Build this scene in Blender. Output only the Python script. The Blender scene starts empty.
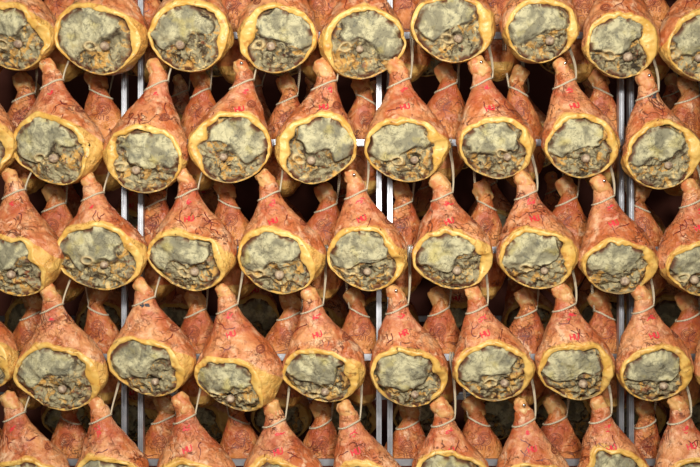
import bpy, math, random
import numpy as np
from mathutils import Vector
from mathutils.bvhtree import BVHTree

col = bpy.context.scene.collection
PI = math.pi
# ------------------------------------------------------------ camera geometry
D, F, CX, HY, CZ = 3.2, 896.0, 350.0, 280.0, 1.6      # distance, focal px, centre column, horizon row, eye height

def at(px, py, y):
    k = (D + y) / F
    return np.array([(px - CX) * k, y, CZ + (HY - py) * k])

# ------------------------------------------------------------ numpy noise
rng0 = np.random.RandomState(7)
PERM = rng0.permutation(256); PERM = np.concatenate([PERM, PERM, PERM])
GR = rng0.normal(size=(256, 3)); GR /= np.linalg.norm(GR, axis=1)[:, None]

def noise(p):
    p = np.asarray(p, float)
    i = np.floor(p).astype(int); f = p - i
    u = f * f * f * (f * (f * 6 - 15) + 10)
    i &= 255
    out = 0
    for dx in (0, 1):
        wx = u[..., 0] if dx else 1 - u[..., 0]
        for dy in (0, 1):
            wy = u[..., 1] if dy else 1 - u[..., 1]
            for dz in (0, 1):
                wz = u[..., 2] if dz else 1 - u[..., 2]
                h = PERM[(PERM[(PERM[(i[..., 0] + dx) & 255] + i[..., 1] + dy) & 255] + i[..., 2] + dz) & 255]
                g = GR[h]
                d = g[..., 0] * (f[..., 0] - dx) + g[..., 1] * (f[..., 1] - dy) + g[..., 2] * (f[..., 2] - dz)
                out = out + wx * wy * wz * d
    return out * 1.6

def fbm(p, o=4):
    s = 0; a = 1; t = 0
    for k in range(o):
        s = s + a * noise(p * 2.0 ** k + 17.3 * k); t += a; a *= .5
    return s / t

def ridged(p, o=4):
    s = 0; a = 1; t = 0
    for k in range(o):
        s = s + a * (1 - np.abs(noise(p * 2.0 ** k + 9.1 * k)) * 2); t += a; a *= .55
    return s / t

def smooth(x, a, b):
    t = np.clip((x - a) / (b - a), 0, 1)
    return t * t * (3 - 2 * t)

# ------------------------------------------------------------ object helpers
def link(name, me, parent=None, mat=None):
    if mat is not None and not me.materials:
        for m in (mat if isinstance(mat, (list, tuple)) else [mat]): me.materials.append(m)
    o = bpy.data.objects.new(name, me); col.objects.link(o)
    if parent is not None: o.parent = parent
    return o

def mesh(name, V, Fc, attrs=None, midx=None, smooth_=True):
    me = bpy.data.meshes.new(name)
    me.from_pydata([tuple(v) for v in np.asarray(V, float).tolist()], [], [tuple(f) for f in Fc])
    if attrs:
        for k, a in attrs.items():
            at_ = me.attributes.new(k, 'FLOAT', 'POINT'); at_.data.foreach_set('value', np.asarray(a, np.float32))
    if midx is not None: me.polygons.foreach_set('material_index', np.asarray(midx, np.int32))
    if smooth_: me.polygons.foreach_set('use_smooth', [True] * len(me.polygons))
    me.update(); return me

def empty(name, loc, label=None, cat=None, group=None):
    o = bpy.data.objects.new(name, None); col.objects.link(o); o.location = loc; o.empty_display_size = .05
    if label: o['label'] = label
    if cat: o['category'] = cat
    if group: o['group'] = group
    return o

def copy_tree(o, parent=None):
    c = o.copy(); col.objects.link(c); c.parent = parent
    for ch in list(o.children): copy_tree(ch, c)
    return c

def tube(pts, r, n=8, closed=False):
    P = np.asarray(pts, float); m = len(P)
    T = np.roll(P, -1, 0) - np.roll(P, 1, 0)
    if not closed: T[0] = P[1] - P[0]; T[-1] = P[-1] - P[-2]
    T /= np.linalg.norm(T, axis=1)[:, None] + 1e-9
    up = np.array([.13, .9, .2]); V = []; Fc = []
    N = np.cross(T[0], up); N /= np.linalg.norm(N)
    for k in range(m):
        N = N - T[k] * N.dot(T[k]); N /= np.linalg.norm(N); B = np.cross(T[k], N)
        for j in range(n):
            a = 2 * PI * j / n; V.append(P[k] + r * (math.cos(a) * N + math.sin(a) * B))
    for k in range(m if closed else m - 1):
        k2 = (k + 1) % m
        for j in range(n):
            j2 = (j + 1) % n; Fc.append((k * n + j, k * n + j2, k2 * n + j2, k2 * n + j))
    if not closed:
        Fc.append(tuple(range(n))[::-1]); Fc.append(tuple((m - 1) * n + j for j in range(n)))
    return V, Fc

def join(parts):
    V = []; Fc = []
    for v, f in parts:
        o = len(V); V.extend([np.asarray(x) for x in v]); Fc.extend([tuple(i + o for i in q) for q in f])
    return V, Fc

def box(x0, x1, y0, y1, z0, z1):
    V = [(x, y, z) for x in (x0, x1) for y in (y0, y1) for z in (z0, z1)]
    return V, [(0, 1, 3, 2), (4, 6, 7, 5), (0, 4, 5, 1), (2, 3, 7, 6), (0, 2, 6, 4), (1, 5, 7, 3)]

# ------------------------------------------------------------ materials
def srgb(r, g, b):
    f = lambda c: (c / 255 / 12.92) if c / 255 <= .04045 else ((c / 255 + .055) / 1.055) ** 2.4
    return (f(r), f(g), f(b), 1)

class MB:
    def __init__(s, name, rough=.5, metal=0, spec=.5):
        s.m = bpy.data.materials.new(name); s.m.use_nodes = True
        s.nt = s.m.node_tree; s.b = s.nt.nodes['Principled BSDF']
        s.b.inputs['Roughness'].default_value = rough; s.b.inputs['Metallic'].default_value = metal
        s.b.inputs['Specular IOR Level'].default_value = spec
        s.vec = None
    def n(s, t, **k):
        nd = s.nt.nodes.new(t)
        for a, v in k.items(): setattr(nd, a, v)
        return nd
    def set(s, sock, v):
        if hasattr(v, 'is_output') or isinstance(v, bpy.types.NodeSocket): s.nt.links.new(v, sock)
        else: sock.default_value = v
    def coords(s, rnd=True):
        tc = s.n('ShaderNodeTexCoord')
        if not rnd: s.vec = tc.outputs['Object']; return
        at_ = s.n('ShaderNodeAttribute', attribute_name='seed')
        v = s.n('ShaderNodeVectorMath', operation='ADD')
        s.nt.links.new(tc.outputs['Object'], v.inputs[0]); s.nt.links.new(at_.outputs['Fac'], v.inputs[1])
        s.vec = v.outputs[0]
    def noise(s, scale, detail=4, rough=.55, dist=0, vec=None):
        nd = s.n('ShaderNodeTexNoise'); nd.inputs['Scale'].default_value = scale
        nd.inputs['Detail'].default_value = detail; nd.inputs['Roughness'].default_value = rough
        nd.inputs['Distortion'].default_value = dist
        s.nt.links.new(vec or s.vec, nd.inputs['Vector']); return nd.outputs['Fac']
    def attr(s, name): return s.n('ShaderNodeAttribute', attribute_name=name).outputs['Fac']
    def ramp(s, fac, a, b, lo=0., hi=1.):
        nd = s.n('ShaderNodeMapRange', interpolation_type='SMOOTHSTEP')
        s.set(nd.inputs['Value'], fac)
        for i, v in zip((1, 2, 3, 4), (a, b, lo, hi)): nd.inputs[i].default_value = v
        return nd.outputs[0]
    def math(s, op, a, b=0.):
        nd = s.n('ShaderNodeMath', operation=op); s.set(nd.inputs[0], a); s.set(nd.inputs[1], b); return nd.outputs[0]
    def mix(s, fac, a, b):
        nd = s.n('ShaderNodeMix', data_type='RGBA'); s.set(nd.inputs[0], fac); s.set(nd.inputs[6], a); s.set(nd.inputs[7], b)
        return nd.outputs[2]
    def line(s, noise_, w):           # thin line where the noise crosses one half
        d = s.math('ABSOLUTE', s.math('SUBTRACT', noise_, .5)); return s.ramp(d, w * .4, w, 1., 0.)
    def bump(s, h, strength=.4, dist=.004, prev=None):
        nd = s.n('ShaderNodeBump'); nd.inputs['Strength'].default_value = strength; nd.inputs['Distance'].default_value = dist
        s.nt.links.new(h, nd.inputs['Height'])
        if prev is not None: s.nt.links.new(prev, nd.inputs['Normal'])
        return nd.outputs[0]
    def done(s, color=None, bump=None, rough=None):
        if color is not None: s.set(s.b.inputs['Base Color'], color)
        if bump is not None: s.nt.links.new(bump, s.b.inputs['Normal'])
        if rough is not None: s.set(s.b.inputs['Roughness'], rough)
        return s.m

def skin_material(name, c1, c2, c3):
    m = MB(name, .42); m.coords()
    base = m.mix(m.ramp(m.noise(9, 3), .36, .62), c1, c2)
    base = m.mix(m.ramp(m.noise(22, 5, .6, .6), .47, .72, 0, .8), base, c3)
    base = m.mix(m.ramp(m.noise(14, 5, .65, 1.), .52, .66, 0, .6), base, srgb(158, 78, 42))
    base = m.mix(m.ramp(m.noise(17, 5, .6, .8), .57, .72, 0, .7), base, srgb(246, 210, 168))
    red = m.math('MULTIPLY', m.attr('neck'), m.ramp(m.noise(26, 4, .6, .5), .36, .6))
    base = m.mix(m.math('MULTIPLY', red, .5), base, srgb(176, 70, 52))
    base = m.mix(m.math('MULTIPLY', m.ramp(m.noise(38, 4, .6, .3), .62, .72), .5), base, srgb(150, 70, 48))
    # veins and cracks in the dried rind
    v1 = m.math('MULTIPLY', m.line(m.noise(13, 3, .55, .8), .016), m.ramp(m.noise(8, 2), .5, .6))
    v2 = m.math('MULTIPLY', m.line(m.noise(30, 3, .6, .6), .022), m.ramp(m.noise(12, 2), .46, .6))
    base = m.mix(m.math('MULTIPLY', v1, .8), base, srgb(96, 40, 24))
    base = m.mix(m.math('MULTIPLY', v2, .35), base, srgb(140, 62, 36))
    sp = m.ramp(m.noise(110, 2), .68, .75, 0, .6)
    base = m.mix(sp, base, srgb(120, 55, 38))
    fat = m.mix(m.ramp(m.noise(24, 3), .35, .7), srgb(228, 182, 98), srgb(208, 148, 70))
    fm = m.math('ADD', m.attr('fat'), m.math('MULTIPLY', m.math('SUBTRACT', m.noise(30, 4), .5), .6))
    base = m.mix(m.ramp(fm, .30, .70), base, fat)
    wr = m.noise(34, 6, .62, .7)
    h = m.math('SUBTRACT', wr, m.math('MULTIPLY', m.math('ADD', v1, v2), .35))
    b = m.bump(h, 1., .011); b = m.bump(m.noise(150, 4), .55, .002, b)
    return m.done(base, b, m.ramp(m.noise(20, 4), .3, .7, .24, .5))

SKIN = skin_material('cured_rind', srgb(222, 154, 100), srgb(190, 102, 54), srgb(240, 192, 148))
SKIN_B = skin_material('cured_rind_back', srgb(216, 140, 76), srgb(184, 98, 46), srgb(228, 164, 102))

m = MB('ham_fat', .38); m.coords()
c = m.mix(m.ramp(m.noise(18, 4), .35, .65), srgb(232, 192, 108), srgb(214, 164, 76))
c = m.mix(m.ramp(m.noise(34, 5, .6, .5), .54, .68, 0, .8), c, srgb(190, 126, 56))
c = m.mix(m.ramp(m.noise(26, 5, .65, 1.), .60, .70, 0, .85), c, srgb(124, 80, 38))
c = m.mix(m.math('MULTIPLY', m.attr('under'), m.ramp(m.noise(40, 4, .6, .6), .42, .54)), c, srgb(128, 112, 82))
c = m.mix(m.ramp(m.noise(30, 3), .62, .75, 0, .6), c, srgb(240, 212, 150))
b = m.bump(m.noise(40, 6, .6, .4), .6, .005)
FAT = m.done(c, b)

m = MB('mouldy_meat', .8, spec=.25); m.coords()
mu = m.attr('muscle')
grey = m.mix(m.ramp(m.noise(20, 5, .6, .4), .40, .60), srgb(138, 132, 106), srgb(196, 188, 148))
grey = m.mix(m.ramp(m.noise(44, 5, .7), .52, .7, 0, .75), grey, srgb(104, 104, 92))
grey = m.mix(m.ramp(m.noise(15, 4), .52, .72, 0, .6), grey, srgb(188, 172, 96))
crack = m.math('MULTIPLY', m.line(m.noise(18, 4, .6, .9), .014), .7)
grey = m.mix(m.math('MULTIPLY', crack, .7), grey, srgb(70, 64, 52))
rag = m.mix(m.ramp(m.noise(30, 5, .65, .9), .36, .54), srgb(76, 60, 42), srgb(160, 150, 116))
rag = m.mix(m.ramp(m.noise(22, 4, .6, 1.2), .52, .60, 0, .85), rag, srgb(202, 154, 78))
rag = m.mix(m.ramp(m.noise(36, 4, .6, .8), .56, .66, 0, .8), rag, srgb(218, 192, 132))
rag = m.mix(m.ramp(m.noise(21, 4, .6, 1.), .59, .66, 0, .9), rag, srgb(48, 38, 30))
rag = m.mix(m.ramp(m.noise(26, 3, .6, .6), .6, .7, 0, .7), rag, srgb(128, 62, 34))
crevice_shade = m.math('MULTIPLY', m.math('MULTIPLY', mu, m.math('SUBTRACT', 1., mu)), 3.2)
mm = m.math('ADD', mu, m.math('MULTIPLY', m.math('SUBTRACT', m.noise(50, 4), .5), .7))
c = m.mix(m.ramp(mm, .4, .6), rag, grey)
c = m.mix(m.math('MULTIPLY', crevice_shade, m.ramp(m.noise(34, 4), .42, .52)), c, srgb(58, 42, 30))  # crevice shade round the muscle lobe, painted into the colour
c = m.mix(m.math('MULTIPLY', m.attr('edge'), m.ramp(m.noise(30, 3), .36, .56)), c, srgb(92, 54, 34))  # recess beside the fat darkened in patches, shade put into the colour
c = m.mix(m.attr('pale'), c, srgb(214, 190, 138))
b = m.bump(m.noise(60, 6, .7, .5), .8, .005); b = m.bump(m.noise(240, 3), .5, .0015, b)
MEAT = m.done(c, b)

m = MB('bone', .5); m.coords(False)
c = m.mix(m.ramp(m.noise(90, 3), .4, .65), srgb(186, 164, 134), srgb(140, 116, 98))
BONE = m.done(c, m.bump(m.noise(120, 3), .3, .002))

m = MB('hock_rind', .5); m.coords()
c = m.mix(m.ramp(m.noise(30, 4), .36, .64), srgb(214, 164, 100), srgb(198, 118, 70))
c = m.mix(m.ramp(m.noise(50, 4, .6, .5), .55, .68, 0, .8), c, srgb(226, 200, 146))
c = m.mix(m.ramp(m.noise(40, 4, .6, .8), .62, .7, 0, .7), c, srgb(120, 70, 44))
HOCK = m.done(c, m.bump(m.noise(60, 5), .7, .005))

m = MB('hemp_cord', .75, spec=.2); m.coords(False)
wv = m.n('ShaderNodeTexWave', wave_type='BANDS', bands_direction='DIAGONAL'); wv.inputs['Scale'].default_value = 90
m.nt.links.new(m.vec, wv.inputs['Vector'])
c = m.mix(wv.outputs['Fac'], srgb(170, 154, 126), srgb(222, 208, 178))
CORD = m.done(c, m.bump(wv.outputs['Fac'], .6, .002))

def plain(name, c, rough=.5, metal=0., sc=40, c2=None):
    m = MB(name, rough, metal); m.coords(False)
    c2 = c2 or tuple(x * .8 for x in c[:3]) + (1,)
    return m.done(m.mix(m.ramp(m.noise(sc, 4), .35, .65), c, c2))
STEEL = plain('galvanised_steel', srgb(176, 178, 182), .4, .8, 30)
STUD = plain('bright_stud', srgb(225, 225, 225), .2, 1., 60)
RED = plain('red_ink', srgb(208, 22, 42), .6, 0, 200, srgb(214, 56, 62))
BRAND = plain('burnt_brand', srgb(116, 50, 28), .7, 0, 200, srgb(140, 68, 40))
PURPLE = plain('dark_ink', srgb(62, 56, 60), .7, 0, 200)
VEIN = plain('dried_blood_vein', srgb(84, 22, 20), .5, 0, 120, srgb(124, 36, 28))
WALL = plain('dark_cellar_wall', srgb(92, 44, 30), .9, 0, 3)
FLOOR = plain('cellar_floor', srgb(74, 58, 48), .7, 0, 4)
CEIL = plain('cellar_ceiling', srgb(66, 54, 46), .9, 0, 3)

# ------------------------------------------------------------ ham
TT = [0, .012, .035, .07, .13, .20, .30, .40, .52, .62, .70, .76, .81, .865, .92, .953, .975, .985, .995, 1]
WW = [0, .13, .21, .25, .265, .335, .505, .69, .875, .98, 1., .965, .89, .77, .60, .455, .325, .225, .13, 0]
_ts = np.linspace(0, 1, 801)
_w = np.interp(_ts, TT, WW)
for _ in range(3):
    k = np.ones(9) / 9; pad = np.concatenate([_w[4:0:-1], _w, _w[-2:-6:-1]])
    s_ = np.convolve(pad, k, 'valid'); mk = (_ts > .05) & (_ts < .97); _w[mk] = s_[mk]

def wprof(t): return np.interp(t, _ts, _w)
def hprof(t, pw):        # fuller shoulder for the hams behind
    t = np.asarray(t, float); return np.where(t > .06, wprof(np.clip(t, .06, 1) ** pw * (1 - 0) if pw == 1 else .06 + .94 * ((np.clip(t, .06, 1) - .06) / .94) ** pw), wprof(t))

def stroke_font(ch):
    S = {'H': [[(0, 0), (0, 1)], [(.7, 0), (.7, 1)], [(0, .5), (.7, .5)]],
         'U': [[(0, 1), (0, .25), (.15, 0), (.5, 0), (.68, .25), (.68, 1)]],
         'R': [[(0, 0), (0, 1), (.5, 1), (.68, .78), (.5, .52), (0, .5)], [(.3, .5), (.7, 0)]],
         'J': [[(.6, 1), (.6, .2), (.4, 0), (.1, 0), (0, .2)]],
         '0': [[(.1, .1), (.0, .5), (.1, .9), (.35, 1), (.6, .9), (.68, .5), (.6, .1), (.35, 0), (.1, .1)]],
         '1': [[(.15, .75), (.35, 1), (.35, 0)]],
         '2': [[(0, .8), (.2, 1), (.5, 1), (.66, .75), (0, 0), (.7, 0)]],
         '8': [[(.35, .52), (.08, .7), (.15, .95), (.5, .95), (.6, .7), (.35, .52), (.05, .28), (.15, .02), (.5, .02), (.65, .28), (.35, .52)]],
         '-': [[(0, .5), (.6, .5)]]}
    return S[ch]

def ribbons(lines, bvh, back, w=.0022, off=.0007, step=.003, taper=False):
    """flat ink strokes laid on the rind; lines are lists of (x, z)"""
    V = []; Fc = []
    for L in lines:
        L = [np.array(p, float) for p in L]; pts = []
        for a, b in zip(L[:-1], L[1:]):
            n = max(1, int(np.linalg.norm(b - a) / step))
            for k in range(n): pts.append(a + (b - a) * k / n)
        pts.append(L[-1]); rows = []
        for k, p in enumerate(pts):
            d = pts[min(k + 1, len(pts) - 1)] - pts[max(k - 1, 0)]; d = d / (np.linalg.norm(d) + 1e-9)
            ww = w * ((1 - .8 * k / len(pts)) if taper else 1)
            nrm = np.array([-d[1], d[0]]) * ww / 2; q = []
            for s in (1, 0, -1):
                e = p + s * nrm
                hit = bvh.ray_cast(Vector((e[0], -2, e[1])), Vector((0, 1, 0)))
                if hit[0] is None: q = None; break
                q.append(np.array(hit[0]) + np.array(hit[1]) * off * (1 if hit[1].y < 0 else -1))
            rows.append(q)
        for k in range(len(rows) - 1):
            if rows[k] is None or rows[k + 1] is None: continue
            o = len(V); V += rows[k] + rows[k + 1]; Fc += [(o, o + 1, o + 4, o + 3), (o + 1, o + 2, o + 5, o + 4)]
    return V, Fc

def build_ham(P, parent, detail=1.0, facing=-1, marks=()):
    """P: world shape values relative to the base point. facing -1: cut face towards the room, +1 away from it."""
    rs = np.random.RandomState(P['seed']); sd = P['seed'] * 3.71
    H, B = P['hock'], P['base']                       # (x,z) of the top, (x,z) of the bottom
    cx, W = P['cx'], P['W']; L = H[1] - B[1]
    nz, na = int(120 * detail), int(150 * detail)
    t = np.linspace(0, 1, nz); t = t + .035 * np.sin(2 * PI * t) * -1 * .9; t = np.clip(t, 0, 1)
    t = np.concatenate([t[:-1], [.975, .985, .993, .998, 1]]); t = np.unique(np.round(t, 5)); nz = len(t)
    a = np.linspace(0, 2 * PI, na, endpoint=False)
    pw = P.get('pw', 1.)
    w = hprof(t, pw) * W * (1 + (.135 / W - 1) * (1 - smooth(t, .15, .5)) * (P.get('pw') is None))
    cap = np.minimum(1, wprof(t) / np.interp(t, [0, .07, .93, 1], [.25, .25, .5, .5]))
    dm = P.get('dm', .092)
    d = (.030 + (dm - .030) * smooth(t, .08, .66)) * np.where(t < .1, cap, np.where(t > .93, np.minimum(1, cap), 1))
    yb_ = P.get('yback', .045)
    yc = yb_ - (.030 + (dm - .030) * smooth(t, .08, .66)) - P.get('lean', 0.) * (1 - smooth(t, .05, .5))
    xc = H[0] + (cx - H[0]) * smooth(t, .05, .60)
    xc = xc + (B[0] - cx) * smooth(t, .74, 1)
    z = H[1] - t * L
    A, T = np.meshgrid(a, t)
    sgn = np.sign(np.cos(A)); ca = sgn * np.abs(np.cos(A)) ** .92; sa = np.sin(A)
    X = xc[:, None] + w[:, None] * ca
    Yl = yc[:, None] + d[:, None] * sa                # sa=-1 front
    Z = z[:, None] + 0 * A
    V = np.stack([X, Yl, Z], -1).reshape(-1, 3)
    nrm = np.stack([ca, sa, 0 * sa], -1).reshape(-1, 3)
    ds = (fbm(V * 9 + sd, 3) * .015 + fbm(V * np.array([38, 38, 20]) + sd, 3) * .0042)
    ds += .0035 * ridged(V * np.array([26, 26, 13]) + sd + 5, 2) * smooth(T.ravel(), .15, .4)
    amp = np.where(T.ravel() < .985, 1, .3) * np.interp(T.ravel(), [0, .2, .5], [.2, .5, 1])
    V = V + nrm * (ds * amp)[:, None]
    # cut plane, front / down
    zt = P['zt']; tf = (H[1] - zt) / L
    df = .030 + (dm - .030) * smooth(tf, .08, .66)
    Pt = np.array([cx, yb_ - df - df + .004, zt]); Pb = np.array([cx, yb_ - dm + .006, B[1] + .002])
    v = Pb - Pt; v /= np.linalg.norm(v); n = np.array([0, v[2], -v[1]])
    s = P['slant'] * 1.0; xr = (V[:, 0] - cx) / W
    g = (V - Pt) @ n - s * (V[:, 0] - cx) * (V[:, 2] > -9) + fbm(np.stack([V[:, 0] * 9, V[:, 2] * 9, V[:, 1] * 0 + sd], -1), 2) * .022
    g = g + P.get('spike', .0) * smooth(np.sign(s + 1e-6) * xr, .72, .98)
    g = g - P.get('side', .010) * smooth(np.abs(xr), .7, 1.0)
    g[T.ravel() < .3] = -1
    idx = np.arange(nz * na).reshape(nz, na)
    q = np.stack([idx[:-1], np.roll(idx, -1, 1)[:-1], np.roll(idx, -1, 1)[1:], idx[1:]], -1).reshape(-1, 4)
    pos = g > 0; cnt = pos[q].sum(1)
    faces = q[cnt == 0].tolist(); Vl = V.tolist(); ex = {}; bpts = []
    def cut(i, j):
        key = (min(i, j), max(i, j))
        if key not in ex:
            f = g[i] / (g[i] - g[j]); p = V[i] + (V[j] - V[i]) * f
            ex[key] = len(Vl); Vl.append(p.tolist()); bpts.append(p)
        return ex[key]
    for fc in q[(cnt > 0) & (cnt < 4)]:
        poly = []
        for k in range(4):
            i, j = int(fc[k]), int(fc[(k + 1) % 4])
            if not pos[i]: poly.append(i)
            if pos[i] != pos[j]: poly.append(cut(i, j))
        if len(poly) >= 3: faces.append(poly)
    bp = np.array(bpts); Vn = np.array(Vl)
    used = np.zeros(len(Vn), bool)
    for f in faces: used[f] = True
    remap = np.cumsum(used) - 1
    faces = [[int(remap[i]) for i in f][::-1] for f in faces]
    gall = np.concatenate([g, np.zeros(len(Vn) - len(g))]); tall = np.concatenate([T.ravel(), np.full(len(Vn) - len(g), .8)])
    Vs = Vn[used]; gs = gall[used]; ts = tall[used]
    lobe = P['lobe']
    rel = (Vs[:, 0] - cx) / W * lobe
    fat_r = .0025 + .008 * (.5 + noise(Vs * 9 + sd)).clip(0, 1) + .020 * smooth(rel, .35, .95) * smooth(ts, .5, .8) + .02 * smooth(ts, .9, 1)
    if facing > 0: fat_r = fat_r + .022 * smooth(ts, .84, .93)
    fat = np.clip(1 + gs / (2 * fat_r), 0, 1)
    if facing > 0: fat = np.maximum(fat, smooth(ts + .02 * noise(Vs * 12), .84, .89))
    if facing < 0:
        xq = np.abs(Vs[:, 0] - cx) / W; ll = .055 + .035 * (rel < 0)
        fat = np.maximum(fat, smooth(P['zt'] - .008 - ll * xq ** 2.2 - Vs[:, 2] + .02 * noise(Vs * 11 + sd), -.006, .014))
    neck = smooth(ts, .08, .16) * (1 - smooth(ts, .24, .46))
    # --- face frame
    C = bp.mean(0); eu = -v; exx = np.array([1., 0, 0])
    C = C - n * ((C - Pt) @ n) + n * np.median((bp - Pt) @ n)
    C[0] = (bp[:, 0].min() + bp[:, 0].max()) / 2
    uu = (bp - C) @ eu; C = C + eu * (uu.min() + uu.max()) / 2
    ph = np.arctan2((bp - C) @ eu, (bp - C) @ exx); o = np.argsort(ph); ph = ph[o]; bq = bp[o]
    M = int(168 * detail); phi = np.linspace(-PI, PI, M, endpoint=False)
    R = np.stack([np.interp(phi, np.concatenate([ph - 2 * PI, ph, ph + 2 * PI]), np.tile(bq[:, k], 3)) for k in range(3)], -1)
    k5 = np.array([1, 2, 3, 2, 1]) / 9.
    Rs = sum(k5[j] * np.roll(R, j - 2, 0) for j in range(5)); R = .5 * R + .5 * Rs
    rad = np.linalg.norm(R - C, axis=1)
    sn = np.stack([np.cos(phi) * 2.2, np.sin(phi) * 2.2, 0 * phi + sd], -1)
    lw = np.exp(-((np.angle(np.exp(1j * (phi - (0.12 if lobe > 0 else PI - .12)))) / .50) ** 2))
    wf = .0055 + .0075 * np.sin(phi).clip(0, 1) + .005 * np.exp(-((np.angle(np.exp(1j * (phi - (2.5 if lobe > 0 else .64))))) / .6) ** 2) - .006 * np.exp(-((phi + PI / 2) / 1.0) ** 4) + P.get('lobew', rs.uniform(.018, .040)) * lw
    wf = wf * (1 + .6 * noise(sn * .9)) + .003 * noise(sn * 2.6) + .0015 * noise(sn * 6) + .002
    wf = np.clip(wf, .003, rad * .6)
    dirs = (R - C) / rad[:, None]
    Ri = R - dirs * wf[:, None]
    # fat rim
    nr = max(7, int(12 * detail)); FV = []; prof = np.linspace(0, 1, nr)
    for kk, u in enumerate(prof):
        if kk == 0: p = R + dirs * .0005 - n * .006
        else:
            uq = (kk - 1) / (nr - 2.)
            hgt = np.minimum(.005, wf * .5) + .07 * (wf - .015).clip(0, .05)
            hgt = hgt * np.sin(PI * min(1, uq * .92 + .04)) ** .7
            if kk == nr - 1: hgt = hgt * 0 - .010
            p = R + dirs * .0022 * (1 - uq) ** 2 - dirs * (wf * uq)[:, None] + n * hgt[:, None]
        FV.append(p)
    FV = np.array(FV)
    nf = fbm(FV * 34 + sd, 3)
    FV = FV + n * (nf * .0075)[..., None] * np.sin(PI * prof).clip(.0, 1)[:, None, None]
    ii = np.arange(nr * M).reshape(nr, M)
    fq = np.stack([ii[:-1], ii[1:], np.roll(ii, -1, 1)[1:], np.roll(ii, -1, 1)[:-1]], -1).reshape(-1, 4)
    # meat
    K = int(52 * detail); r = np.linspace(0, 1, K + 1)[1:]
    Rm = R - dirs * (wf * .88)[:, None] - n * .004
    MV = C + (Rm - C)[None] * r[:, None, None]
    lx = ((MV - C) @ exx) / W; lz = ((MV - C) @ eu) / (rad.max() * .8)
    kn = P.get('knob_l')                               # knob in face coordinates
    if kn is None: kn = (.015, -.025)
    kxx, kzz = kn
    lob = ((lx + .17 * lobe) / .74) ** 2 + ((lz - .28) / .78) ** 2
    lob = lob + noise(np.stack([lx * 2.4, lz * 2.4, lx * 0 + sd], -1)) * .55
    musc = 1 - smooth(lob, .80, 1.12)
    low = smooth(-(lz + .06 - .55 * lx * lobe + .45 * noise(np.stack([lx * 1.8, lx * 0 + sd, lz * 1.5], -1))), -.08, .10)
    musc = musc * (1 - low * .85)
    p3 = np.stack([MV[..., 0], MV[..., 2], MV[..., 1]], -1)
    hgt = .010 * (1 - r[:, None] ** 2) + musc * .010
    rug = ridged(p3 * 19 + sd, 4) - .55
    ang0 = 0
    hgt = hgt + (1 - musc) * rug * .026 + (1 - musc) * .010 * noise(np.stack([np.arctan2((MV - C) @ eu - kzz, (MV - C) @ exx - kxx) * 2.2, lx * 1.5, lz * 1.5 + sd], -1)) + musc * (fbm(p3 * 16 + sd, 4) * .011 + (ridged(p3 * 12 + sd, 3) - .6) * .009)
    dk = np.hypot((MV - C) @ exx - kxx, (MV - C) @ eu - kzz)
    hgt = hgt - .015 * np.exp(-(dk / .022) ** 2) + .006 * np.exp(-((dk - .030) / .008) ** 2)
    # hollow aitch bone beside the knob
    hx, hz = kxx - .048 + .01 * rs.randn(), kzz + .004 + .008 * rs.randn()
    ang = rs.uniform(-.5, .5); ax_ = (MV - C) @ exx - hx; az_ = (MV - C) @ eu - hz
    e1 = ax_ * math.cos(ang) + az_ * math.sin(ang); e2 = -ax_ * math.sin(ang) + az_ * math.cos(ang)
    dh = np.hypot(e1 / 1.5, e2); ring = np.exp(-((dh - .013) / .0045) ** 2) * (rs.uniform() < .75)
    hgt = hgt + .008 * ring - .008 * np.exp(-(dh / .009) ** 2)
    edge = smooth(r, .80, .96)[:, None] * (1 + 0 * hgt)
    hgt = hgt - .009 * edge ** 2 * ((.6 + .8 * noise(sn * 1.3)) * (1 - .8 * smooth(-np.sin(phi), .3, .8)))[None]
    MV = MV + n * hgt[..., None]
    MV = MV.reshape(-1, 3); mc = C + n * (hgt[0].mean())
    MV = np.vstack([MV, mc]); jj = np.arange(K * M).reshape(K, M)
    mf = np.stack([jj[:-1], np.roll(jj, -1, 1)[:-1], np.roll(jj, -1, 1)[1:], jj[1:]], -1).reshape(-1, 4).tolist()
    mf += [(K * M, int(jj[0][(k + 1) % M]), int(jj[0][k])) for k in range(M)]
    mu_a = np.append(musc.ravel(), .5); ed_a = np.append(edge.ravel() * (noise(sn * 1.1 + 3) > -.1)[None].repeat(K, 0).ravel(), 0)
    pa_a = np.append((ring * .8).ravel(), 0)
    flip = facing > 0
    def fin(Vx):
        Vx = np.array(Vx, float).reshape(-1, 3)
        if flip: Vx = Vx * np.array([-1, -1, 1])
        return Vx
    def add(name, Vx, Fx, mat, attrs=None, midx=None, lab=None):
        Vx = fin(Vx); attrs = dict(attrs or {}); attrs['seed'] = np.full(len(Vx), sd % 97)
        o = link(name, mesh(name, Vx, Fx, attrs, midx), parent, mat)
        if lab: o['label'] = lab
        return o
    # --- surface for marks (as the viewer sees it)
    skinV = fin(Vs)
    bvh = BVHTree.FromPolygons([Vector(p) for p in skinV], faces)
    mirror = -1 if flip else 1
    # veins drawn into the rind mesh
    vl = []
    for _ in range(P.get('veins', 9)):
        tt = rs.uniform(.28, .72); x0 = np.interp(tt, t, xc) + rs.uniform(-.75, .75) * wprof(tt) * W; z0 = H[1] - tt * L
        if z0 < zt + .012 and not flip: continue
        an = rs.uniform(-2.4, -.7) if rs.uniform() < .7 else rs.uniform(-3.1, 0); pth = [(x0 * mirror, z0)]
        for k in range(rs.randint(6, 18)):
            an += rs.normal() * .42 - .08 * (an + PI / 2); x0 += .0062 * math.cos(an); z0 += .0062 * math.sin(an)
            if not flip and z0 < zt + .010 - s * (x0 - cx) * 1.2: break
            pth.append((x0 * mirror, z0))
        if len(pth) > 2: vl.append(pth)
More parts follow.
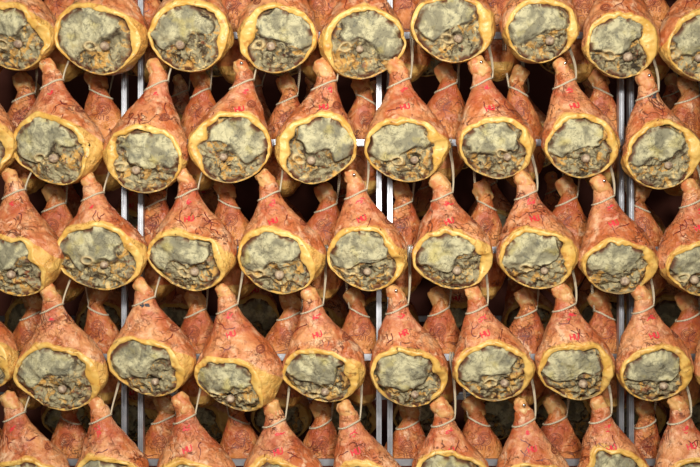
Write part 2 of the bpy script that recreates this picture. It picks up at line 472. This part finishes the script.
        if rs.uniform() < .5 and len(pth) > 6:
            bx, bz = pth[len(pth) // 2]; a2 = an + rs.choice([-1, 1]) * .9; p2 = [(bx, bz)]
            for k in range(5): a2 += rs.normal() * .4; bx += .006 * math.cos(a2); bz += .006 * math.sin(a2); p2.append((bx, bz))
            vl.append(p2)
    rv, rf = ribbons(vl, bvh, flip, w=.0040, off=.0004, taper=True)
    S_V = list(skinV); nb = len(S_V); allF = faces + [tuple(i + nb for i in f) for f in rf]
    S_V = np.array(S_V + rv) if rv else np.array(S_V)
    me = mesh('rind', S_V, allF, {'fat': np.concatenate([fat, np.zeros(len(rv))]), 'neck': np.concatenate([neck, np.zeros(len(rv))]),
              'seed': np.full(len(S_V), sd % 97)}, [0] * len(faces) + [1] * len(rf))
    link('rind', me, parent, [P.get('skin', SKIN), VEIN])
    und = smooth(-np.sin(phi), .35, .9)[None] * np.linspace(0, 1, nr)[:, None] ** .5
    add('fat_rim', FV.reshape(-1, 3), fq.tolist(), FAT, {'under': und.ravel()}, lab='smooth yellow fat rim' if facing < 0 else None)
    cf = add('cut_face', MV, mf, MEAT, {'muscle': mu_a, 'edge': ed_a, 'pale': pa_a}, lab='grey-green mouldy cut meat' if facing < 0 else None)
    # bone head
    if P.get('bone', True):
        bc = C + exx * kxx + eu * kzz + n * .009
        nu, nv = 20, 12; BV = []; BF = []; br = P.get('br', .0150)
        for i in range(nv + 1):
            th = PI * i / nv
            for j in range(nu):
                p_ = 2 * PI * j / nu; u3 = np.array([math.sin(th) * math.cos(p_), math.sin(th) * math.sin(p_), math.cos(th)])
                rr = br * (1 + .12 * float(noise(u3[None] * 1.7 + sd)[0])) 
                BV.append(bc + rr * (u3[0] * exx + u3[1] * eu * .92 + u3[2] * n * 1.1))
        for i in range(nv):
            for j in range(nu): BF.append((i * nu + j, (i + 1) * nu + j, (i + 1) * nu + (j + 1) % nu, i * nu + (j + 1) % nu))
        add('bone', BV, BF, BONE, lab='round pale bone head' if facing < 0 else None)
    # hock end
    side = P.get('kside', -1); tilt = side * rs.uniform(.35, .75)
    hc = np.array([H[0] + side * .009, yc[5] - .005, H[1] - .008])
    nu, nv = 28, 20; HV = []; HF = []
    th = np.linspace(0, PI, nv + 1); pp = np.linspace(0, 2 * PI, nu, endpoint=False)
    TH, PPh = np.meshgrid(th, pp, indexing='ij')
    U = np.stack([np.sin(TH) * np.cos(PPh), np.sin(TH) * np.sin(PPh), np.cos(TH)], -1).reshape(-1, 3)
    rr = 1 + .22 * noise(U * 1.5 + sd) + .10 * noise(U * 4 + sd)
    U[:, :2] *= (np.sqrt(1 + U[:, 2] ** 2))[:, None]
    Q = U * rr[:, None] * np.array([.034, .031, .049]) * P.get('ks', 1.)
    Q[:, 2] = np.minimum(Q[:, 2], .040)                # sawn end
    ct, st = math.cos(tilt), math.sin(tilt)
    Q = np.stack([Q[:, 0] * ct + Q[:, 2] * st, Q[:, 1], -Q[:, 0] * st + Q[:, 2] * ct], -1)
    for i in range(nv):
        for j in range(nu): HF.append((i * nu + j, (i + 1) * nu + j, (i + 1) * nu + (j + 1) % nu, i * nu + (j + 1) % nu))
    hk = add('hock_end', Q + hc, HF, HOCK)
    if P.get('stud'):
        sc = hc + np.array([side * -.002, -.034, .014]); rp = []
        ring_ = [sc + np.array([.0055 * math.cos(2 * PI * j / 14), 0, .0055 * math.sin(2 * PI * j / 14)]) for j in range(14)]
        back = [p + np.array([0, .010, 0]) for p in ring_]; dome = [sc * .45 + p * .55 + np.array([0, -.0025, 0]) for p in ring_]
        SV = back + ring_ + dome; SF = [(j, (j + 1) % 14, 14 + (j + 1) % 14, 14 + j) for j in range(14)] + \
            [(14 + j, 14 + (j + 1) % 14, 28 + (j + 1) % 14, 28 + j) for j in range(14)] + [tuple(28 + j for j in range(14))]
        add('stud', SV, SF, STUD, lab='shiny round metal stud')
    # cord: loop round the shank and two strands up to the rail
    lp = []; rsd = P.get('rside', 1)
    bv0 = BVHTree.FromPolygons([Vector(p) for p in Vs], faces)
    for k in range(36):
        an = 2 * PI * k / 36; tt = .15 - .042 * math.cos(an) * rsd
        ww = float(wprof(tt)) * W * 1.0 + .0025; dd = .030 + .004 + (dm - .03) * float(smooth(tt, .08, .66))
        pc = Vector((float(np.interp(tt, t, xc)), float(np.interp(tt, t, yc)), H[1] - tt * L)); dv = Vector((math.cos(an), math.sin(an), 0))
        ht = bv0.ray_cast(pc + dv * .15, -dv)
        if ht[0] is not None: q_ = ht[0] + dv * .0012; lp.append(tuple(q_)); continue
        lp.append((float(np.interp(tt, t, xc)) + ww * math.cos(an), float(np.interp(tt, t, yc)) + dd * math.sin(an), H[1] - tt * L))
    x1, y1, z1 = lp[0] if rsd > 0 else lp[18]
    RX, RY, RZ = P['rail']
    parts = [tube(lp, .0036, 8, True)]
    for off, xo in ((0, .0), (1, .009)):
        pts = []
        for k in range(15):
            u = k / 14; x = x1 + (x1 * 0 + rsd * .006) * math.sin(PI * u) + (RX + xo - x1) * u ** 1.3
            yy = (y1 - .004 * off) + (RY - (y1 - .004 * off)) * smooth(u, .0, 1.); pts.append((x, yy - .011 * (1 if u > .9 else 0) * 0, z1 + (RZ - z1) * u))
        top = pts[-1]
        # round the rail
        for k in range(1, 10):
            an = PI * k / 9; pts.append((top[0] + .001 * k, RY + .017 - .017 * math.cos(an), RZ + .017 * math.sin(an)))
        pts.append((top[0] + .009, RY + .034, RZ - .03))
        parts.append(tube(pts, .0031, 7))
    cv, cf_ = join(parts)
    me = mesh('cord', fin(cv), cf_); link('cord', me, parent, CORD)
    # ink and brand marks
    for mk in marks:
        kind, mx, mz, sz, txt, rot = mk; Ls = []
        if kind == 'text':
            x = -len(txt) * .45 * sz
            for ch in txt:
                for st_ in stroke_font(ch): Ls.append([(x + p[0] * sz, (p[1] - .5) * sz * 1.1) for p in st_])
                x += .95 * sz
        elif kind in ('smear', 'dark'):
            for _ in range(5):
                x, y = rs.uniform(-1, 1) * sz, rs.uniform(-.6, .6) * sz; l = [(x, y)]
                for k in range(3): x += rs.uniform(.1, .6) * sz; y += rs.normal() * .22 * sz; l.append((x, y))
                Ls.append(l)
        else:
            for rr_, nn in ((1, 30), (.78, 24)):
                Ls.append([(sz * rr_ * math.cos(2 * PI * k / nn), sz * rr_ * math.sin(2 * PI * k / nn)) for k in range(nn + 1)])
            Ls.append([(-.5 * sz, -.2 * sz), (-.6 * sz, .35 * sz), (-.3 * sz, .1 * sz), (0, .5 * sz), (.3 * sz, .1 * sz), (.6 * sz, .35 * sz), (.5 * sz, -.2 * sz), (-.5 * sz, -.2 * sz)])
            Ls.append([(-.45 * sz, -.42 * sz), (.45 * sz, -.42 * sz)])
            if txt:
                s2 = sz * .62; x = -len(txt) * .45 * s2
                for ch in txt:
                    for st_ in stroke_font(ch): Ls.append([(x + p[0] * s2, -1.75 * sz + p[1] * s2 * 1.2) for p in st_])
                    x += .95 * s2
        cr, sr = math.cos(rot), math.sin(rot)
        Ls = [[(mx + p[0] * cr - p[1] * sr, mz + p[0] * sr + p[1] * cr) for p in l] for l in Ls]
        nm = 'round_brand_mark' if kind == 'ring' else 'ink_stamp'
        mat = BRAND if kind == 'ring' else (RED if kind != 'dark' else PURPLE)
        V_, F_ = ribbons(Ls, bvh, flip, w={'ring': .0024, 'text': .0044, 'smear': .0038}.get(kind, .006), off=.0009)
        if F_:
            ob = link(nm, mesh(nm, V_, F_), parent, mat)
            ob['label'] = {'ring': 'brown round brand burnt in the rind', 'dark': 'dark ink patch on the shank'}.get(kind, 'red ink letters' if kind == 'text' else 'red ink smear')
    return C

YF, YH = -.055, -.025          # depth of the face silhouette and of the hock in the front layer
RAILY = .085
RAILPX = {1: -72, 2: 36, 3: 143, 4: 250, 5: 357}
# row, hock x, hock y, face left, right, top, bottom, knob x, knob y, slant, lobe side, stud, mark, look
FR = [
 (1, 10, -42, -25, 60, 4, 70, 21, 45, .22, 1, 0, 0, 'dark-ringed bone, cropped at left'),
 (1, 112, -42, 57, 150, 3, 75, 108, 47, .22, 1, 0, 0, 'widest, grey dome above pale knob'),
 (1, 190, -44, 150, 235, 1, 72, 182, 46, .02, 1, 0, 0, 'thick yellow fat up its right'),
 (1, 287, -42, 236, 319, 6, 73, 269, 47, -.10, -1, 0, 0, 'smooth grey slab right of knob'),
 (1, 366, -38, 319, 405, 10, 79, 357, 51, -.10, -1, 0, 0, 'with a pale fat flap at upper left'),
 (1, 455, -50, 409, 494, -6, 63, 460, 39, .10, 1, 0, 0, 'a yellow lobe jutting out rightward'),
 (1, 545, -48, 498, 577, 1, 63, 549, 41, .02, 1, 0, 0, 'with a pale bone and ochre lower half'),
 (1, 618, -40, 579, 655, 13, 78, 628, 57, .08, 1, 0, 0, 'with a ringed bone near lower right'),
 (1, 700, -38, 656, 738, 12, 81, 697, 60, -.08, 1, 0, 0, 'cropped by the right frame edge'),
 (2, -18, 70, -62, 20, 112, 178, -10, 158, .2, 1, 0, 0, 'only yellow right side in frame'),
 (2, 56, 68, 15, 105, 117, 184, 59, 161, .28, 1, 0, 0, 'broad yellow fat sweeping right'),
 (2, 161, 68, 105, 189, 127, 192, 135, 171, -.02, -1, 0, 0, 'beside a steel post, with two bone hollows'),
 (2, 246, 68, 190, 273, 113, 182, 223, 158, -.1, -1, 1, 1, 'with a brown bone and yellow left lobe'),
 (2, 327, 69, 275, 357, 114, 183, 309, 162, -.14, -1, 0, 1, 'with a swollen yellow lobe at left'),
 (2, 399, 67, 363, 449, 118, 181, 415, 160, .18, 1, 0, 1, 'below the ham with a pale upper-left flap'),
 (2, 480, 67, 455, 533, 118, 178, 508, 157, .06, 1, 1, 1, 'ridged grey slab over pale knob'),
 (2, 562, 68, 540, 616, 115, 177, 586, 159, .10, 1, 1, 1, 'with a red crevice in its grey face'),
 (2, 644, 80, 619, 697, 123, 188, 668, 167, .02, 1, 1, 2, 'with a dark ink patch on its shank'),
 (3, 19, 176, -25, 66, 236, 294, 19, 274, .22, 1, 0, 0, 'veined, cut by frame edge'),
 (3, 96, 180, 58, 151, 224, 288, 108, 266, .22, 1, 0, 0, 'with crossed cord strands over its shank'),
 (3, 190, 176, 151, 238, 233, 289, 201, 272, .2, 1, 0, 1, 'forked dark vein, big grey oval'),
 (3, 270, 178, 238, 326, 231, 292, 284, 276, .28, 1, 0, 1, 'wide yellow lobe on the right'),
 (3, 356, 177, 327, 408, 230, 289, 369, 273, .24, 1, 1, 1, 'with a white-rimmed bone, left of twin posts'),
 (3, 441, 180, 411, 493, 229, 287, 458, 271, .18, 1, 0, 1, 'with a boxed red letter stamp'),
 (3, 524, 178, 495, 577, 230, 287, 546, 271, .12, 1, 0, 1, 'with a blistered grey face and red stamp'),
 (3, 600, 183, 577, 655, 238, 292, 626, 280, .08, 1, 1, 1, 'with a knobbly studded hock end'),
 (3, 688, 186, 654, 738, 240, 294, 692, 280, -.08, 1, 0, 1, 'cropped by the right frame edge'),
 (4, -20, 286, -64, 22, 328, 388, -12, 370, .15, 1, 0, 0, 'just a sliver inside the left edge'),
 (4, 56, 289, 18, 109, 344, 407, 66, 389, .10, 1, 0, 0, 'with a long diagonal crack down its rind'),
 (4, 147, 283, 110, 198, 338, 393, 160, 381, .2, 1, 0, 2, 'with a blue-black smudge below the cord'),
 (4, 229, 289, 196, 284, 359, 408, 240, 398, .32, 1, 0, 1, 'steep yellow rim dropping right'),
 (4, 313, 291, 282, 367, 347, 399, 329, 391, .14, 1, 0, 1, 'with a flaking white streak on its right'),
 (4, 397, 290, 368, 449, 349, 404, 415, 395, .18, 1, 1, 1, 'with a metal stud, right of twin posts'),
 (4, 475, 291, 451, 532, 341, 398, 504, 383, .04, 1, 0, 1, 'with black dashes under a red stamp'),
 (4, 562, 289, 534, 612, 343, 397, 584, 383, .10, 1, 0, 1, 'crumbly yellow bits low on face'),
 (4, 640, 291, 614, 690, 344, 398, 664, 385, .04, 1, 0, 1, 'with two red stamps, by the right posts'),
 (4, 728, 289, 691, 772, 343, 398, 740, 383, .04, 1, 0, 1, 'barely peeking in at the right edge'),
 (5, 18, 396, -10, 73, 457, 512, 35, 498, .04, 1, 0, 0, 'with branching dark veins, cropped below'),
 (5, 103, 399, 75, 153, 456, 510, 118, 497, .10, 1, 0, 2, 'with a vivid red bruised shank'),
 (5, 187, 398, 155, 240, 462, 514, 200, 500, .10, 1, 0, 1, 'with a red smear and brand at right'),
 (5, 276, 403, 240, 326, 459, 512, 290, 500, .08, 1, 0, 1, 'its rind branded above the frame edge'),
 (5, 349, 404, 328, 405, 461, 514, 372, 500, .08, 1, 0, 1, 'with a dark crack descending its right flank'),
 (5, 443, 403, 410, 489, 451, 508, 455, 495, .06, 1, 0, 1, 'with smooth shank and arched yellow rim'),
 (5, 522, 402, 493, 571, 461, 513, 540, 500, .06, 1, 1, 1, 'with studded hock and long vein'),
 (5, 598, 399, 574, 648, 450, 507, 615, 495, .04, 1, 0, 1, 'grey meat showing at the bottom edge'),
 (5, 676, 399, 650, 732, 459, 512, 692, 500, .04, 1, 0, 1, 'cropped by the bottom right corner'),
]
ROWN = {1: 'top', 2: 'second', 3: 'third', 4: 'fourth', 5: 'bottom'}
ORD = ['first', 'second', 'third', 'fourth', 'fifth', 'sixth', 'seventh', 'eighth', 'ninth', 'tenth', 'eleventh']
front = []; cnt = {}
rnd = random.Random(11)
for i, (row, hx, hy, xl, xr, yt, yb, kx, ky, sl, lobe, stud, mark, look) in enumerate(FR):
    n_ = cnt[row] = cnt.get(row, -1) + 1
    A = at(xl, 0, YF)[0]; Bx = at(xr, 0, YF)[0]; W = (Bx - A) / 2 - .002; cxw = (A + Bx) / 2
    zb = at(0, yb, -.045)[2] - .006; h = at(hx, hy, YH)
    zt = at(0, yt + 3, -.125)[2]
    base = np.array([cxw, -.04, zb])
    e = empty('cured_ham', base, 'front ham, %s from left in %s row, %s' % (ORD[n_], ROWN[row], look), 'ham', 'hams in the front layer, %s row' % ROWN[row])
    rail = at(0, RAILPX[row], RAILY)[2]
    P = dict(seed=i + 1, hock=(h[0] - cxw, h[2] - zb - .007), base=(.012 * lobe * (abs(sl) > .05) + rnd.uniform(-.008, .008), 0), cx=0., W=W, zt=zt - zb, slant=sl, lobe=lobe,
             stud=stud, yback=.05, lean=.045, rail=(h[0] - cxw + .036 + rnd.uniform(-.005, .01), RAILY + .04 - .017, rail - zb),
             spike=.03 if sl > .15 else .0, ks=rnd.uniform(.72, .90), kside=-1, br=rnd.uniform(.0135, .0175), veins=rnd.choice([4, 7, 9, 11]))
    # knob: where the photo's ray meets the cut plane (approximate face plane through top and bottom)
    cam = np.array([0, -D, CZ]) - base; dr = at(kx, ky, 0) - np.array([0, -D, CZ])
    dm = .092; H, Lh = P['hock'], P['hock'][1]; tf = (H[1] - P['zt']) / Lh; df = .030 + (dm - .03) * float(smooth(np.array(tf), .08, .66))
    Pt = np.array([0, P['yback'] - 2 * df + .004, P['zt']]); Pb = np.array([0, P['yback'] - dm + .006, .002])
    v = Pb - Pt; v /= np.linalg.norm(v); nn = np.array([0, v[2], -v[1]])
    tt = ((Pt - cam) @ nn) / (dr @ nn); hit = cam + dr * tt
    mid = (Pt + Pb) / 2
    P['knob_l'] = (hit[0], (hit - mid) @ (-v))
    marks = []
    s_ = 1 / 285.
    if mark == 1:
        marks.append(('text', h[0] - cxw + .012 * (sl > 0) + .2 * (0 - (h[0] - cxw)), P['hock'][1] - .145 + rnd.uniform(-.012, .008), .0175, 'HR' if i in (32,) else 'HU', rnd.uniform(.1, .45)))
        marks.append(('smear', (h[0] - cxw) * .95 + .006, P['hock'][1] - .088, .012, '', .5))
    if mark == 0 and row > 1: marks.append(('smear', (h[0] - cxw) * .9, P['hock'][1] - .10, .008, '', .5))
    if mark == 2: marks.append(('dark', (h[0] - cxw) + .0, P['hock'][1] - .070, .013, '', .3) if row != 5 else ('smear', h[0] - cxw, P['hock'][1] - .085, .014, '', -.8))
    if row > 1 and rnd.random() < .5: marks.append(('ring', .52 * W, P['zt'] + .045, .014, '', rnd.uniform(-.3, .3)))
    if row == 1 and i in (2, 3, 7): marks.append(('ring', -.45 * W, P['zt'] + .03, .014, '', 0))
    build_ham(P, e, 1.0, -1, [m_ if m_[0] != 'dark' else ('dark',) + m_[1:] for m_ in marks])
    front.append(e)

# ------------------------------------------------------------ back layer: rind towards the camera
YB = .232
protos = []
for k in range(7):
    sr = random.Random(50 + k)
    e = empty('cured_ham', (0, 0, 0))
    W = .104 + sr.uniform(-.008, .006); L = .425
    P = dict(seed=100 + k, hock=(sr.uniform(-.03, .03), L), base=(0, 0), cx=0., W=W, zt=.15 + sr.uniform(0, .02), slant=sr.uniform(-.1, .1), lobe=1,
             yback=.092, dm=.085, rail=(sr.uniform(-.03, .03), -.092 + .17, L + .10), veins=6, pw=.78, skin=SKIN_B, kside=sr.choice([-1, 1]), rside=sr.choice([-1, 1]))
    P['yback'] = .085
    P['rail'] = (P['hock'][0] + .04 * P['rside'], .068, L + .112)
    marks = [('ring', sr.uniform(-.012, .012), .290 + sr.uniform(-.01, .012), .0235, ['0118', '118', '1HR', '2018', '', '0811', '118'][k], sr.uniform(-.15, .15))]
    build_ham(P, e, .72, +1, marks)
    protos.append(e)
BK = {1: [(-20, -28), (62, -30), (150, -30), (238, -28), (322, -28), (408, -30), (496, -32), (578, -30), (650, -28), (722, -28)],
      2: [(26, 82), (109, 78), (201, 78), (284, 84), (362, 84), (441, 72), (521, 76), (600, 76), (676, 83)],
      3: [(-18, 186), (62, 190), (158, 186), (237, 186), (320, 190), (398, 188), (483, 188), (562, 184), (643, 190), (722, 188)],
      4: [(32, 296), (108, 291), (203, 294), (284, 296), (361, 293), (441, 292), (523, 294), (601, 296), (677, 297)],
      5: [(-6, 396), (74, 398), (164, 398), (243, 398), (322, 402), (403, 403), (481, 400), (558, 399), (636, 402), (716, 400)]}
BLOOK = ['dark red rind', 'pale orange rind', 'faint round brand', 'clear round brand', 'veined rind', 'small brand on its shoulder', 'rind in shadow']
used = set(); kk = 0
for row, lst in BK.items():
    for j, (x, y) in enumerate(lst):
        p = kk % 7; kk += 3 if j % 2 else 1; p = kk % 7
        if p in used: e = copy_tree(protos[p])
        else: e = protos[p]; used.add(p)
        top = at(x, y, YB); base = top - np.array([0, 0, .434])
        e.location = base; s = 1 + ((kk * 37) % 11 - 5) * .012; e.scale = (s, 1, 1); e.rotation_euler.z = ((kk * 53) % 9 - 4) * .05
        fl = front
        e['label'] = 'skin-out ham hung behind the front hams, %s from left in %s row' % (ORD[j], ROWN[row])
        e['category'] = 'ham'; e['group'] = 'skin-out hams behind, %s row' % ROWN[row]
for p in range(7):
    if p not in used: raise RuntimeError('unused proto')

# ------------------------------------------------------------ far rack
YR = 1.05
far_rows = [78, 170, 260, 345, 440]
fk = 0
farrow = ['top', 'second', 'third', 'fourth', 'lowest']
for r_, yb in enumerate(far_rows):
    off = 0 if r_ % 2 == 0 else 34
    for j in range(10):
        src = front[(fk * 7 + 12) % len(front)]; fk += 1
        b = at(72 + 70 * j - off * (1 if r_ % 2 else 0), yb, YR)
        e = copy_tree(src); e.location = (b[0], YR, b[2]); e.rotation_euler.z = ((fk * 29) % 7 - 3) * .06
        e['label'] = 'dim ham on the farther rack, %s from left in its %s row' % (ORD[j], farrow[r_])
        e['group'] = 'dim hams on the farther rack'

# ------------------------------------------------------------ racks
def post_mesh(x, y, z0, z1):
    w = .0095; dpt = .014
    prof = [(-w, -dpt), (-w * .35, -dpt), (-w * .35, -dpt + .008), (w * .35, -dpt + .008), (w * .35, -dpt), (w, -dpt), (w, dpt), (-w, dpt)]
    V = [(x + a, y + b, zz) for zz in (z0, z1) for a, b in prof]; n = len(prof)
    Fc = [(j, (j + 1) % n, n + (j + 1) % n, n + j) for j in range(n)] + [tuple(range(n))[::-1], tuple(range(n, 2 * n))]
    return V, Fc

def rack(x0, x1, yA, yB, rails, label, name='hanging_rack'):
    ym = (yA + yB) / 2; e = empty(name, ((x0 + x1) / 2, ym, 0), label, 'rack', 'steel hanging racks'); ox = (x0 + x1) / 2
    for x in (x0, x1):
        V, Fc = post_mesh(x - ox, 0, 0.01, 2.9); link('post', mesh('post', V, Fc, smooth_=False), e, STEEL)
        V, Fc = box(x - ox - .03, x - ox + .03, -.20, .20, 0, .03); link('foot', mesh('foot', V, Fc, smooth_=False), e, STEEL)
    for zz in rails:
        for yy in (yA, yB):
            V, Fc = box(x0 - ox + .0095, x1 - ox - .0095, yy - ym - .010, yy - ym + .010, zz - .012, zz + .012)
            link('rail', mesh('rail', V, Fc, smooth_=False), e, STEEL)
        V, Fc = join([box(x - ox - .006, x - ox + .006, yA - ym - .01, yB - ym + .01, zz - .026, zz - .013) for x in (x0, x1)])
        link('rail_bracket', mesh('rail_bracket', V, Fc, smooth_=False), e, STEEL)
zr = [at(0, p, RAILY)[2] for p in (-72, 36, 143, 250, 357, 462)]
YM = .135
px = lambda p: at(p, 0, YM - .014)[0]
for a, b, lab in ((-110, 124, 'steel rack at the left, its post left of the first slim pair'),
                  (140.5, 379, 'steel rack between left and middle post pairs'),
                  (390, 621.5, 'steel rack between middle and right post pairs'),
                  (631.5, 860, 'steel rack at the far right behind the last hams')):
    rack(px(a), px(b), RAILY, YM * 2 - RAILY, zr, lab)
rack(-1.75, 1.75, YR + .11, YR + .2, [at(0, p, YR)[2] for p in (-40, 50, 140, 230, 320, 400)], 'dim steel rack carrying the farther hams in the dark')

# ------------------------------------------------------------ room
def struct(name, V, Fc, mat):
    o = link(name, mesh(name, V, Fc, smooth_=False), None, mat); o['kind'] = 'structure'; return o
struct('floor', *box(-4, 4, -5, 2.2, -.05, 0), FLOOR)
struct('ceiling', *box(-4, 4, -5, 2.2, 3.6, 3.65), CEIL)
struct('wall_back', *box(-4, 4, 2.0, 2.1, 0, 3.6), WALL)

# ------------------------------------------------------------ light
def area(name, loc, target, sx, sy, power, colr):
    l = bpy.data.lights.new(name, 'AREA'); l.shape = 'RECTANGLE'; l.size = sx; l.size_y = sy; l.energy = power; l.color = colr
    o = bpy.data.objects.new(name, l); col.objects.link(o); o.location = loc
    o.rotation_euler = (Vector(target) - Vector(loc)).to_track_quat('-Z', 'Y').to_euler(); return o
area('added_lamp', (-.55, -3.2, 2.5), (0, 0, 1.6), .35, .3, 84, (1, .96, .90))  # added key softbox left above the camera, not a ceiling fitting
area('added_lamp', (.5, -3.2, 2.5), (0, 0, 1.6), .35, .3, 74, (1, .96, .90))  # added key softbox on the right, likewise no ceiling fitting
area('added_fill', (0, -3.9, 1.75), (0, 0, 1.5), 1.0, .6, 15, (1, .96, .9))  # added fill at eye height to brighten the hams behind
area('added_lamp', (0, -1.9, 3.4), (0, 0, 1.6), 1.6, .4, 8, (1, .96, .90))  # added weak top light, no such lamp in view
w = bpy.data.worlds.new('World'); bpy.context.scene.world = w; w.use_nodes = True
w.node_tree.nodes['Background'].inputs[0].default_value = (.9, .75, .6, 1); w.node_tree.nodes['Background'].inputs[1].default_value = .025

cam = bpy.data.cameras.new('camera'); co = bpy.data.objects.new('camera', cam); col.objects.link(co)
co.location = (0, -D, CZ); co.rotation_euler = (PI / 2, 0, 0); cam.sensor_width = 36; cam.lens = F / 700 * 36
cam.shift_y = (HY - 233.5) / 700
sc = bpy.context.scene; sc.camera = co
sc.view_settings.view_transform = 'Standard'; sc.view_settings.look = 'None'; sc.view_settings.gamma = 1
sc.view_settings.use_curve_mapping = False; sc.view_settings.exposure = -0.02
